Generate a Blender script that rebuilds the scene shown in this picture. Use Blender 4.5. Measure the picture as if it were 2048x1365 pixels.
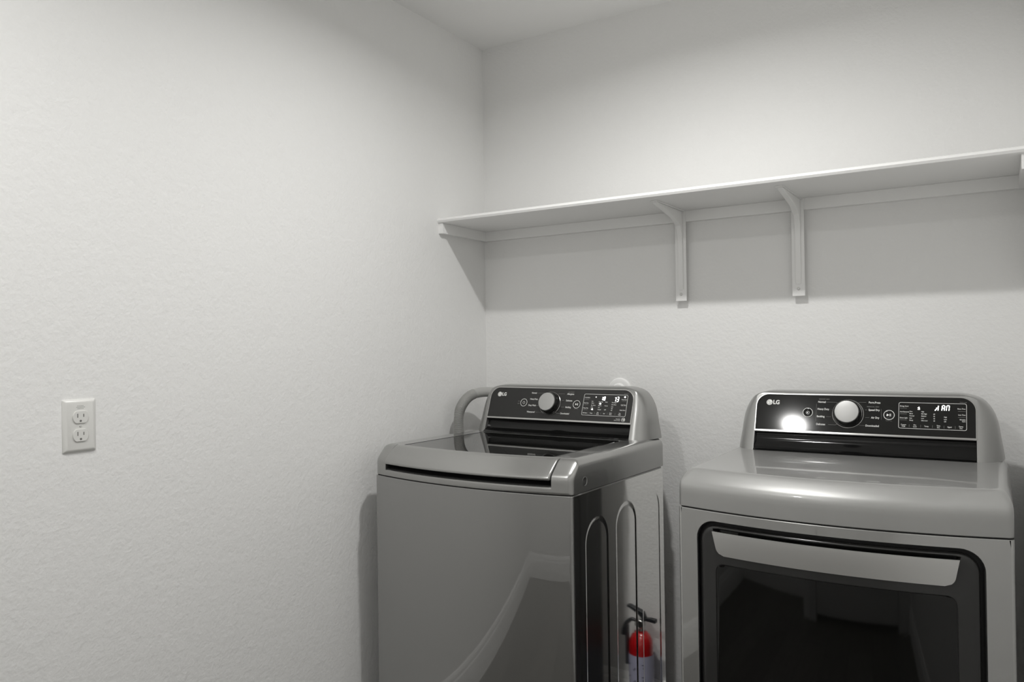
import bpy, bmesh, math, random
from mathutils import Vector, Matrix
random.seed(4)
for o in list(bpy.data.objects): bpy.data.objects.remove(o)
scene = bpy.context.scene
COL = scene.collection
PI = math.pi

# ------------------------------------------------------------------ camera, world, lights, exposure
W, H, YF = 1.7596, 2.4354, -2.99           # room width, height, front wall (behind the camera)
cam_d = bpy.data.cameras.new('camera'); cam_d.sensor_width = 36; cam_d.lens = 1540.94 / 2048 * 36
cam_d.clip_start = 0.02
cam = bpy.data.objects.new('camera', cam_d); COL.objects.link(cam); scene.camera = cam
yaw, pitch, roll = .5637, .0078, -.0136
F = Vector((-math.sin(yaw) * math.cos(pitch), math.cos(yaw) * math.cos(pitch), math.sin(pitch)))
R = F.cross(Vector((0, 0, 1))).normalized(); U = R.cross(F)
R2 = math.cos(roll) * R + math.sin(roll) * U; U2 = -math.sin(roll) * R + math.cos(roll) * U
M = Matrix((R2, U2, -F)).transposed().to_4x4(); M.translation = Vector((1.6891, -2.4825, 1.2745))
cam.matrix_world = M

world = bpy.data.worlds.new('world'); scene.world = world; world.use_nodes = True
world.node_tree.nodes['Background'].inputs[0].default_value = (1, 1, 1, 1)
world.node_tree.nodes['Background'].inputs[1].default_value = 0.02
vs = scene.view_settings
vs.view_transform = 'Standard'; vs.look = 'None'; vs.gamma = 1; vs.exposure = 0.40; vs.use_curve_mapping = False

LIGHTS = [  # ceiling downlights: x, y, power, source diameter
    (.96, -.960, 8.6, .055),
    (.69, -2.25, 6.8, .075),
]
LIGHT_Z = H - .012
def area(name, x, y, z, power, size, rot=(0, 0, 0)):
    d = bpy.data.lights.new(name, 'AREA'); d.shape = 'DISK'; d.size = size; d.energy = power
    d.color = (1, .995, .975); d.spread = math.radians(162)
    o = bpy.data.objects.new(name, d); COL.objects.link(o); o.location = (x, y, z); o.rotation_euler = rot
    return o
for i, (x, y, p, s) in enumerate(LIGHTS): area('downlight_lamp', x, y, LIGHT_Z - .006, p, s)

# ------------------------------------------------------------------ materials
def mat(name, col, rough=.5, metal=0., coat=0., coat_rough=.05, emit=None, es=0., bump=None, spec=.5, ior=1.5, var=None):
    m = bpy.data.materials.new(name); m.use_nodes = True
    nt = m.node_tree; b = nt.nodes['Principled BSDF']
    b.inputs['Base Color'].default_value = (*col, 1); b.inputs['Roughness'].default_value = rough
    b.inputs['Metallic'].default_value = metal; b.inputs['IOR'].default_value = ior
    b.inputs['Coat Weight'].default_value = coat; b.inputs['Coat Roughness'].default_value = coat_rough
    b.inputs['Specular IOR Level'].default_value = spec
    if emit: b.inputs['Emission Color'].default_value = (*emit, 1); b.inputs['Emission Strength'].default_value = es
    tc = nt.nodes.new('ShaderNodeTexCoord')
    if bump:
        scales, strength, dist = bump
        last = None
        for sc, dt in scales:
            n = nt.nodes.new('ShaderNodeTexNoise'); n.inputs['Scale'].default_value = sc; n.inputs['Detail'].default_value = dt
            n.inputs['Roughness'].default_value = .55
            nt.links.new(tc.outputs['Object'], n.inputs['Vector'])
            bp = nt.nodes.new('ShaderNodeBump'); bp.inputs['Strength'].default_value = strength; bp.inputs['Distance'].default_value = dist
            nt.links.new(n.outputs['Fac'], bp.inputs['Height'])
            if last: nt.links.new(last.outputs['Normal'], bp.inputs['Normal'])
            last = bp
        nt.links.new(last.outputs['Normal'], b.inputs['Normal'])
    if var:
        sc, a, c = var
        n = nt.nodes.new('ShaderNodeTexNoise'); n.inputs['Scale'].default_value = sc; n.inputs['Detail'].default_value = 3
        nt.links.new(tc.outputs['Object'], n.inputs['Vector'])
        r = nt.nodes.new('ShaderNodeMapRange'); r.inputs[3].default_value = a; r.inputs[4].default_value = c
        nt.links.new(n.outputs['Fac'], r.inputs[0])
        nt.links.new(r.outputs[0], b.inputs['Roughness'])
    return m

PAINT = mat('wall_paint', (.86, .857, .846), .62, bump=([(95, 3), (34, 2)], .48, .0024), spec=.25)
CEIL = mat('ceiling_paint', (.88, .877, .866), .8, bump=([(70, 3)], .25, .002), spec=.2)
WHITE = mat('white_trim_paint', (.90, .897, .886), .38, bump=([(60, 2)], .06, .001))
PLATE = mat('white_plastic', (.74, .735, .71), .30)
SHADOWSLOT = mat('slot_dark', (.16, .155, .15), .6)
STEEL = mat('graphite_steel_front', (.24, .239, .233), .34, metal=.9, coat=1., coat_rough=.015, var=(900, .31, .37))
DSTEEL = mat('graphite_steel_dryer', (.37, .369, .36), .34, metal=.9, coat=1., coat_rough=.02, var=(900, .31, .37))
for m_ in (STEEL, DSTEEL): m_.node_tree.nodes['Principled BSDF'].inputs['Coat IOR'].default_value = 2.3
SIDE = mat('graphite_painted_side', (.85, .847, .83), .06, metal=1.0, coat=.3, coat_rough=.02)
COVER = mat('graphite_enamel', (.36, .359, .351), .40, metal=.40, coat=.7, coat_rough=.04)
DSIDE = mat('dryer_painted_side', (.04, .0397, .039), .45, metal=.3, spec=.25)
WCOVER = mat('graphite_enamel_washer', (.37, .369, .36), .27, metal=.8, coat=.5, coat_rough=.05)
SILVER = mat('silver_plastic', (.37, .369, .361), .33, metal=.8, coat=.3, coat_rough=.1)
HANDLE = mat('brushed_handle', (.64, .638, .626), .42, metal=.8, coat=.2)
CHROME = mat('chrome_trim', (.62, .617, .605), .2, metal=1.)
GLASS = mat('black_glass', (.008, .008, .0075), .03, ior=1.5)
COVE = mat('black_cove', (.005, .005, .005), .10, spec=.35)
DOORG = mat('smoked_door_frame', (.026, .0258, .025), .20, spec=.5)
WINDOW = mat('smoked_door_window', (.004, .004, .0037), .04, spec=.45)
PANELM = mat('control_panel_black_washer', (.018, .0178, .017), .22, spec=.5)
PANELD = mat('control_panel_black_dryer', (.008, .008, .0075), .07, spec=.5)
BLACK = mat('black_plastic', (.012, .012, .011), .22, coat=.4, coat_rough=.12)
GAPBLACK = mat('gap_black', (.008, .008, .008), .7)  # flat black; stands in for shade in seams, lid gap and handle recess
KNOBCAP = mat('knob_cap_silver', (.46, .459, .45), .45, metal=.5)
PRINT = mat('panel_print', (.85, .85, .83), .5)
PRINTDIM = mat('panel_print_dim', (.22, .22, .21), .5)
LOGO = mat('logo_silver', (.85, .85, .83), .4)
LED = mat('led_segments', (1, 1, .98), .5, emit=(1, 1, .97), es=3.2)
LEDDIM = mat('led_segments_dim', (.8, .8, .78), .5, emit=(1, 1, .97), es=.9)
HOSE = mat('grey_hose_plastic', (.40, .398, .385), .38)
RED = mat('red_enamel', (.52, .008, .012), .22, coat=.8)
LABEL = mat('extinguisher_label', (.50, .50, .66), .4)
INK = mat('label_ink', (.05, .05, .09), .5)
DKPLASTIC = mat('extinguisher_black', (.015, .016, .020), .4)
LENS = mat('light_lens', (.9, .9, .88), .4, emit=(1, .99, .96), es=4.8)

def wood_floor():
    m = bpy.data.materials.new('plank_floor'); m.use_nodes = True; nt = m.node_tree; b = nt.nodes['Principled BSDF']
    tc = nt.nodes.new('ShaderNodeTexCoord'); mp = nt.nodes.new('ShaderNodeMapping'); mp.inputs['Rotation'].default_value[2] = PI / 2
    br = nt.nodes.new('ShaderNodeTexBrick'); br.inputs['Scale'].default_value = 1
    br.inputs['Brick Width'].default_value = 1.2; br.inputs['Row Height'].default_value = .18; br.inputs['Mortar Size'].default_value = .002
    br.inputs['Color1'].default_value = (.12, .111, .099, 1); br.inputs['Color2'].default_value = (.18, .168, .150, 1); br.inputs['Mortar'].default_value = (.01, .01, .01, 1)
    n = nt.nodes.new('ShaderNodeTexNoise'); n.inputs['Scale'].default_value = 9; n.inputs['Detail'].default_value = 6
    mp2 = nt.nodes.new('ShaderNodeMapping'); mp2.inputs['Scale'].default_value = (6, .5, 1)
    mx = nt.nodes.new('ShaderNodeMixRGB'); mx.blend_type = 'MULTIPLY'; mx.inputs[0].default_value = .8
    nt.links.new(tc.outputs['Object'], mp.inputs[0]); nt.links.new(mp.outputs[0], br.inputs[0])
    nt.links.new(tc.outputs['Object'], mp2.inputs[0]); nt.links.new(mp2.outputs[0], n.inputs['Vector'])
    nt.links.new(br.outputs[0], mx.inputs[1]); nt.links.new(n.outputs['Fac'], mx.inputs[2]); nt.links.new(mx.outputs[0], b.inputs['Base Color'])
    b.inputs['Roughness'].default_value = .42
    return m
FLOOR = wood_floor()

# ------------------------------------------------------------------ helpers
def link(name, me, parent=None):
    o = bpy.data.objects.new(name, me); COL.objects.link(o)
    if parent: o.parent = parent
    return o
def mesh(name, vs_, fs, m, parent=None, ang=32, fix=True):
    me = bpy.data.meshes.new(name); me.from_pydata([tuple(v) for v in vs_], [], fs)
    if fix:
        bm = bmesh.new(); bm.from_mesh(me)
        bmesh.ops.remove_doubles(bm, verts=bm.verts, dist=1e-6)
        bmesh.ops.recalc_face_normals(bm, faces=bm.faces); bm.to_mesh(me); bm.free()
    for p in me.polygons: p.use_smooth = True
    me.set_sharp_from_angle(angle=math.radians(ang))
    me.materials.append(m)
    return link(name, me, parent)
def bmo(name, bm, m, parent=None, ang=32):
    bmesh.ops.recalc_face_normals(bm, faces=bm.faces)
    me = bpy.data.meshes.new(name); bm.to_mesh(me); bm.free()
    for p in me.polygons: p.use_smooth = True
    me.set_sharp_from_angle(angle=math.radians(ang)); me.materials.append(m)
    return link(name, me, parent)
def loft(rings, closed=True, cap0=False, cap1=False):
    """vertices and faces for a stack of equally long rings"""
    v = []; f = []; n = len(rings[0])
    for r in rings: v += list(r)
    for k in range(len(rings) - 1):
        for i in range(n if closed else n - 1):
            j = (i + 1) % n
            f.append((k * n + i, k * n + j, (k + 1) * n + j, (k + 1) * n + i))
    if cap0: f.append(tuple(range(n)))
    if cap1: f.append(tuple(range((len(rings) - 1) * n, len(rings) * n)))
    return v, f
def add(bm, v, f):
    vv = [bm.verts.new(p) for p in v]
    for q in f:
        try: bm.faces.new([vv[i] for i in q])
        except ValueError: pass
def box(bm, x0, x1, y0, y1, z0, z1, bev=0, seg=2):
    t = bmesh.new(); bmesh.ops.create_cube(t, size=1)
    for v in t.verts: v.co = Vector(((x0 + x1) / 2 + v.co.x * (x1 - x0), (y0 + y1) / 2 + v.co.y * (y1 - y0), (z0 + z1) / 2 + v.co.z * (z1 - z0)))
    if bev: bmesh.ops.bevel(t, geom=t.edges[:], offset=bev, segments=seg, profile=.5, affect='EDGES')
    me = bpy.data.meshes.new('t'); t.to_mesh(me); t.free(); bm.from_mesh(me); bpy.data.meshes.remove(me)
def boxo(name, dims, m, parent=None, bev=0, seg=2):
    bm = bmesh.new(); box(bm, *dims, bev=bev, seg=seg); return bmo(name, bm, m, parent)
def lathe(prof, origin, axis, n=48, up=None):
    """prof: list of (radius, height) along axis from origin"""
    a = Vector(axis).normalized(); t = Vector((0, 0, 1)) if abs(a.z) < .9 else Vector((1, 0, 0))
    e1 = a.cross(t).normalized(); e2 = a.cross(e1); o = Vector(origin)
    rings = [[o + a * h + (e1 * math.cos(2 * PI * k / n) + e2 * math.sin(2 * PI * k / n)) * max(r, 1e-5) for k in range(n)] for r, h in prof]
    return loft(rings, True, True, True)
def tube(pts, rad, n=16, up=Vector((0, 0, 1))):
    pts = [Vector(p) for p in pts]; rings = []; e = None
    for i, p in enumerate(pts):
        d = (pts[min(i + 1, len(pts) - 1)] - pts[max(i - 1, 0)]).normalized()
        if e is None:
            e = d.cross(up); e = e.normalized() if e.length > 1e-3 else Vector((1, 0, 0))
        e = (e - d * e.dot(d)).normalized(); g = d.cross(e)
        r = rad(i) if callable(rad) else rad
        rings.append([p + (e * math.cos(2 * PI * k / n) + g * math.sin(2 * PI * k / n)) * r for k in range(n)])
    return loft(rings, True, True, True)
def catmull(P, n=12):
    P = [Vector(p) for p in P]; out = []
    Q = [P[0] * 2 - P[1]] + P + [P[-1] * 2 - P[-2]]
    for i in range(1, len(Q) - 2):
        for k in range(n):
            t = k / n
            out.append(.5 * ((2 * Q[i]) + (-Q[i - 1] + Q[i + 1]) * t + (2 * Q[i - 1] - 5 * Q[i] + 4 * Q[i + 1] - Q[i + 2]) * t * t + (-Q[i - 1] + 3 * Q[i] - 3 * Q[i + 1] + Q[i + 2]) * t ** 3))
    out.append(P[-1]); return out
def thing(name, label, cat, loc=(0, 0, 0), rz=0, group=None):
    o = bpy.data.objects.new(name, None); COL.objects.link(o); o.location = loc; o.rotation_euler = (0, 0, rz)
    o.empty_display_size = .1; o['label'] = label; o['category'] = cat
    if group: o['group'] = group
    return o
def struct(o): o['kind'] = 'structure'; return o
def lab(o, s): o['label'] = s; return o

# ------------------------------------------------------------------ the room
T = .12
struct(boxo('floor', (-T, W + T, YF - T, T, -.10, 0), FLOOR))
struct(boxo('ceiling', (-T, W + T, YF - T, T, H, H + .10), CEIL))
struct(boxo('wall_left', (-T, 0, YF - T, T, 0, H), PAINT))
struct(boxo('wall_back', (0, W, 0, T, 0, H), PAINT))
struct(boxo('wall_right', (W, W + T, YF - T, T, 0, H), PAINT))
YD = -2.69                           # the door side of the front wall stands proud of the rest
JX = .81
DX0, DX1, DZ = .93, 1.66, 2.03
bm = bmesh.new()
box(bm, 0, JX, YF - T, YF, 0, H); box(bm, JX, DX0, YF - T, YD, 0, H); box(bm, DX1, W, YF - T, YD, 0, H); box(bm, DX0, DX1, YF - T, YD, DZ, H); box(bm, DX0, DX1, YF - T, YF - T + .02, 0, DZ)
struct(bmo('wall_front', bm, PAINT))
def base_profile(a, b, inward):
    """extruded skirting along a -> b (floor points), inward = unit normal into the room"""
    a = Vector(a); b = Vector(b); n = Vector(inward)
    pr = [(0, 0), (.014, 0), (.014, .095), (.012, .103), (.010, .106), (.010, .112), (.006, .124), (.003, .130), (0, .130)]
    return loft([[p + n * d + Vector((0, 0, z)) for d, z in pr] for p in (a, b)], True, True, True)
for nm, a, b, n in (('baseboard_left', (0, YF, 0), (0, 0, 0), (1, 0, 0)), ('baseboard_back', (.014, 0, 0), (W - .014, 0, 0), (0, -1, 0)),
                    ('baseboard_right', (W, YD, 0), (W, 0, 0), (-1, 0, 0)), ('baseboard_front', (.014, YF, 0), (JX, YF, 0), (0, 1, 0))):
    v, f = base_profile(a, b, n); struct(mesh(nm, v, f, WHITE))
door = struct(boxo('door_1', (DX0 + .004, DX1 - .004, YD - .045, YD - .006, .030, DZ - .004), WHITE, bev=.002))
for z0, z1 in ((.22, .92), (1.06, 1.90)):
    boxo('door_panel', (DX0 + .12, DX1 - .12, YD - .010, YD - .001, z0, z1), WHITE, door, bev=.004)
bm = bmesh.new(); v, f = lathe([(.0, 0), (.028, 0), (.028, .006), (.012, .01), (.012, .03), (.026, .036), (.028, .05), (.018, .062), (0, .064)], (DX0 + .07, YD - .006, .95), (0, 1, 0)); add(bm, v, f)
bmo('door_knob', bm, CHROME, door)
bm = bmesh.new()
box(bm, DX0 - .065, DX0, YD, YD + .014, 0, DZ, .002); box(bm, DX1, DX1 + .065, YD, YD + .014, 0, DZ, .002); box(bm, DX0 - .065, DX1 + .065, YD, YD + .014, DZ, DZ + .065, .002)
struct(bmo('trim_1', bm, WHITE))

# ceiling downlights (the two lamps of the room)
for (x, y, p, s), lb in zip(LIGHTS, ('round white ceiling downlight nearer the shelf wall', 'round white ceiling downlight nearer the door behind the camera')):
    t = thing('ceiling_light', lb, 'ceiling light', (x, y, H), 0, 'round ceiling downlights')
    v, f = lathe([(.066, 0), (.095, 0), (.095, -.005), (.088, -.010), (.070, -.012), (.066, -.010)], (0, 0, 0), (0, 0, 1)); 
    v, f = loft([[Vector((r * math.cos(2 * PI * k / 48), r * math.sin(2 * PI * k / 48), h)) for k in range(48)] for r, h in [(.080, 0), (.108, 0), (.108, -.005), (.101, -.010), (.082, -.012), (.080, -.010), (.080, 0)]])
    mesh('trim_ring', v, f, WHITE, t)
    v, f = lathe([(.080, -.001), (.080, -.006), (0, -.007)], (0, 0, 0), (0, 0, 1)); mesh('lens', v, f, LENS, t)

# ------------------------------------------------------------------ shelf on the back wall
ZS, DZS, SD = 1.7201, -.0034, .2914
shelf = thing('wall_shelf', 'long white painted wall shelf spanning the back wall above the two laundry machines', 'shelf', (0, 0, ZS))
def zz(x): return DZS * x / W
nose = [(-SD, .000), (-SD - .006, .003), (-SD - .009, .0095), (-SD - .006, .016), (-SD, .019)]
prof = nose + [(0, .019), (0, 0)]
v, f = loft([[Vector((x, y, z + zz(x))) for y, z in prof] for x in (0, W)], True, True, True)
mesh('shelf_board', v, f, WHITE, shelf)
CH = .0362
def cleat(pts4, z0, z1):
    v = [Vector((x, y, z0 + zz(x))) for x, y in pts4] + [Vector((x, y, z1 + zz(x))) for x, y in pts4]
    return loft([v[:4], v[4:]], True, True, True)
for pts in ([(0, -SD), (.019, -SD), (.019, 0), (0, 0)], [(.019, -.019), (W - .019, -.019), (W - .019, 0), (.019, 0)], [(W - .019, -SD), (W, -SD), (W, 0), (W - .019, 0)]):
    v, f = cleat(pts, -CH, -.0003); mesh('cleat', v, f, WHITE, shelf)

def bracket(x, lb):
    t = thing('shelf_bracket', lb, 'shelf bracket', (x, -.0195, ZS + zz(x) - .0004), 0, 'white metal brackets under the shelf')
    w = .0185; L = .2985
    boxo('wall_plate', (-w, w, -.003, 0, -L, 0), WHITE, t, bev=.0008)
    # top arm, slightly tapered
    v = [Vector(p) for p in ((-w * .9, -.003, -.003), (w * .9, -.003, -.003), (w * .55, -.235, -.003), (-w * .55, -.235, -.003))]
    v, f = loft([v, [p + Vector((0, 0, .003)) for p in v]], True, True, True); mesh('top_arm', v, f, WHITE, t)
    # pressed rib: open channel, triangular in profile
    prf = [(-.003, -L + .035), (-.007, -L + .05), (-.008, -.115), (-.011, -.082), (-.024, -.052), (-.072, -.031), (-.150, -.018), (-.215, -.008), (-.225, -.003), (-.003, -.003)]
    for sx in (-1, 1):
        pass
    rw = .0085
    v, f = loft([[Vector((sx, y, z)) for y, z in prf] for sx in (-rw, rw)], True, True, True)
    o = mesh('brace_rib', v, f, WHITE, t, ang=20)
    bv = o.modifiers.new('b', 'BEVEL'); bv.width = .0022; bv.segments = 3; bv.limit_method = 'ANGLE'; bv.angle_limit = .6
    for zc in (-L + .022,):
        bm = bmesh.new(); v, f = lathe([(.0045, -.0005), (.0045, .001), (.003, .0022), (0, .0025)], (0, -.003, zc), (0, -1, 0), 20); add(bm, v, f)
        bmo('screw', bm, mat_screw, t)
    # open corner hole
    return t
mat_screw = mat('screw_head', (.62, .615, .60), .35, metal=.4)
bracket(.8005, 'white metal shelf bracket nearer the left wall, above the washer')
bracket(1.1735, 'white metal shelf bracket nearer the right end, left of the dryer')

# ------------------------------------------------------------------ outlet on the left wall
out = thing('wall_outlet', 'white duplex power outlet on the bare left wall', 'outlet', (0, -1.5725, 1.117))
bm = bmesh.new()
hw, hh = .0357, .0572
rings = []
for ins, d in ((0, 0), (0, .0012), (.0014, .0030), (.0045, .0056), (.0075, .0062)):
    a, b = hw - ins, hh - ins; r = .0025
    ring = []
    for cx_, cz_, a0 in ((a - r, b - r, 0), (-a + r, b - r, 90), (-a + r, -b + r, 180), (a - r, -b + r, 270)):
        for k in range(4):
            th = math.radians(a0 + 30 * k); ring.append(Vector((d, cx_ + r * math.cos(th), cz_ + r * math.sin(th))))
    rings.append(ring)
v, f = loft(rings, True, True, True); mesh('cover_plate', v, f, PLATE, out)
for zc in (.0187, -.0205):
    ring = []
    for k in range(40):
        th = 2 * PI * k / 40; ring.append((.0168 * math.cos(th), max(-.0133, min(.0133, .0168 * math.sin(th)))))
    v, f = loft([[Vector((h, y * s, zc + z * s)) for y, z in ring] for h, s in ((.0060, 1.0), (.0078, 1.0), (.0086, .965))], True, True, True)
    fc = mesh('receptacle_face', v, f, PLATE, out)
    bm = bmesh.new()
    box(bm, .0080, .00875, -.0078, -.0058, zc - .001, zc + .0076); box(bm, .0080, .00875, .0050, .0070, zc - .000, zc + .0066)
    v, f = lathe([(.0024, .0080), (.0024, .00875)], (0, -.0004, zc - .0083), (1, 0, 0), 16); add(bm, v, f)
    bmo('prong_slots', bm, SHADOWSLOT, fc)
bm = bmesh.new(); v, f = lathe([(.0028, .006), (.0028, .0068), (.002, .0074)], (0, 0, -.0008), (1, 0, 0), 16); add(bm, v, f); bmo('screw', bm, mat_screw, out)
INKGREY = mat('faint_grey_print', (.40, .40, .39), .5)
bm = bmesh.new()
for k, (w_, zc) in enumerate(((.0065, .0428), (.0085, .0398), (.006, .0368))):
    x_ = -w_
    while x_ < w_:
        l = random.uniform(.0012, .0022); box(bm, .0062, .00628, x_, x_ + l, zc - .0007, zc + .0007); x_ += l + .0005
bmo('printed_rating', bm, INKGREY, out)

# ------------------------------------------------------------------ round fitting on the back wall
ft = thing('drain_escutcheon', 'round white pipe cover on the back wall just above the washer console', 'wall fitting', (.565, 0, 1.118))
v, f = lathe([(.043, 0), (.043, .003), (.040, .007), (.030, .010), (.026, .009)], (0, 0, 0), (0, -1, 0)); mesh('flange', v, f, WHITE, ft)
v, f = lathe([(.0245, .004), (.0245, .014), (.021, .018), (0, .019)], (0, 0, 0), (0, -1, 0)); mesh('cap', v, f, WHITE, ft)

# ------------------------------------------------------------------ appliance building blocks
MW = .686
def bulge(x, B): return -B * (1 - ((x - MW / 2) / (MW / 2)) ** 2)
def outline(z, d, B, fi=0., si=0., rf=.014, back=0.):
    """plan outline of a machine at height z: front bowed by B, front inset fi, side inset si"""
    pts = []; nseg = 5
    x0, x1 = si, MW - si
    def yfr(x): return bulge(x, B) + fi
    # left front corner
    for k in range(nseg + 1):
        t = k / nseg; th = t * PI / 2
        pts.append(Vector((x0 + rf * (1 - math.sin(th)), yfr(x0 + rf) * 1 + rf * (1 - math.cos(th)) * 1, z)))
    pts.reverse()
    # pts now run side -> front (reverse order builds side first)
    L = [Vector((x0 + rf * (1 - math.cos(PI / 2 * k / nseg)), yfr(x0 + rf) + rf * (1 - math.sin(PI / 2 * k / nseg)), z)) for k in range(nseg + 1)]
    L = [Vector((x0, L[0].y + .0012, z))] + L
    Fm = [Vector((x0 + rf + (x1 - x0 - 2 * rf) * k / 32, yfr(x0 + rf + (x1 - x0 - 2 * rf) * k / 32), z)) for k in range(1, 32)]
    Rr = [Vector((x0 + x1 - p.x, p.y, z)) for p in reversed(L)]
    return L + Fm + Rr + [Vector((x1, d - back, z)), Vector((x0, d - back, z))]
def rrect(a, b, r, n=8, cx=0., cz=0., ms=24):
    """rounded rectangle, half sizes a,b -> list of (x,z), counter-clockwise, with points along the sides"""
    out = []
    cs = ((a - r, b - r, 0), (-a + r, b - r, 90), (-a + r, -b + r, 180), (a - r, -b + r, 270))
    for q, (x, z, a0) in enumerate(cs):
        for k in range(n + 1):
            th = math.radians(a0 + 90 * k / n); out.append((cx + x + r * math.cos(th), cz + z + r * math.sin(th)))
        nx, nz, na = cs[(q + 1) % 4]
        p0 = out[-1]; th = math.radians(na); p1 = (cx + nx + r * math.cos(th), cz + nz + r * math.sin(th))
        for k in range(1, ms):
            out.append((p0[0] + (p1[0] - p0[0]) * k / ms, p0[1] + (p1[1] - p0[1]) * k / ms))
    return out

TILT = math.radians(20)
class Panel:
    """flat control panel frame: x across, s up the slope, h out of it"""
    def __init__(s_, y0, z0, root): s_.y0, s_.z0, s_.root = y0, z0, root
    def p(s_, x, s, h=0.): return Vector((x, s_.y0 + s * math.sin(TILT) - h * math.cos(TILT), s_.z0 + s * math.cos(TILT) + h * math.sin(TILT)))
    def n(s_): return Vector((0, -math.cos(TILT), math.sin(TILT)))
    def slab(s_, name, pts, h0, h1, m, parent, ang=32):
        v, f = loft([[s_.p(x, s, h0) for x, s in pts], [s_.p(x, s, h1) for x, s in pts]], True, True, True)
        return mesh(name, v, f, m, parent, ang)
    def band(s_, bm, outer, inner, h0, h1):
        v, f = loft([[s_.p(x, s, h0) for x, s in outer], [s_.p(x, s, h1) for x, s in outer], [s_.p(x, s, h1) for x, s in inner], [s_.p(x, s, h0) for x, s in inner]]); add(bm, v, f)
    def bar(s_, bm, x0, x1, s0, s1, h=.0013, t=.0002):
        v, f = loft([[s_.p(x, s, q) for x, s in ((x0, s0), (x1, s0), (x1, s1), (x0, s1))] for q in (h - t, h)], True, True, True); add(bm, v, f)
    def seg(s_, bm, a, b, wd, h=.0013):
        d = Vector((b[0] - a[0], b[1] - a[1])); d.normalize(); q = Vector((-d.y, d.x)) * wd / 2
        c = [(a[0] + q.x, a[1] + q.y), (b[0] + q.x, b[1] + q.y), (b[0] - q.x, b[1] - q.y), (a[0] - q.x, a[1] - q.y)]
        v, f = loft([[s_.p(x, s, k) for x, s in c] for k in (h - .0002, h)], True, True, True); add(bm, v, f)
    def ring(s_, bm, x, s, r, wd, h=.0013, n=40):
        o = [(x + r * math.cos(2 * PI * k / n), s + r * math.sin(2 * PI * k / n)) for k in range(n)]
        i = [(x + (r - wd) * math.cos(2 * PI * k / n), s + (r - wd) * math.sin(2 * PI * k / n)) for k in range(n)]
        s_.band(bm, o, i, h - .0004, h)
    def disc(s_, bm, x, s, r, h=.0013, n=32):
        v, f = loft([[s_.p(x + r * math.cos(2 * PI * k / n), s + r * math.sin(2 * PI * k / n), q) for k in range(n)] for q in (h - .0003, h)], True, True, True); add(bm, v, f)
    def word(s_, name, parent, m, *a):
        bm = bmesh.new(); s_.text(bm, *a); return flat(name, bm, m, parent)
    def text(s_, bm, txt, x, s, size, align='LEFT', h=.0014, bold=0., sx=1.):
        c = bpy.data.curves.new('t', 'FONT'); c.body = txt; c.size = size; c.align_x = align; c.align_y = 'CENTER'; c.offset = bold
        c.resolution_u = 3
        o = bpy.data.objects.new('t', c); COL.objects.link(o)
        dg = bpy.context.evaluated_depsgraph_get(); me = bpy.data.meshes.new_from_object(o.evaluated_get(dg))
        for v in me.vertices:
            v.co = s_.p(x + v.co.x * sx, s + v.co.y, h)
        bm.from_mesh(me); bpy.data.objects.remove(o); bpy.data.curves.remove(c); bpy.data.meshes.remove(me)
def flat(name, bm, m, parent):
    me = bpy.data.meshes.new(name); bm.to_mesh(me); bm.free(); me.materials.append(m); return link(name, me, parent)

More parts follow.
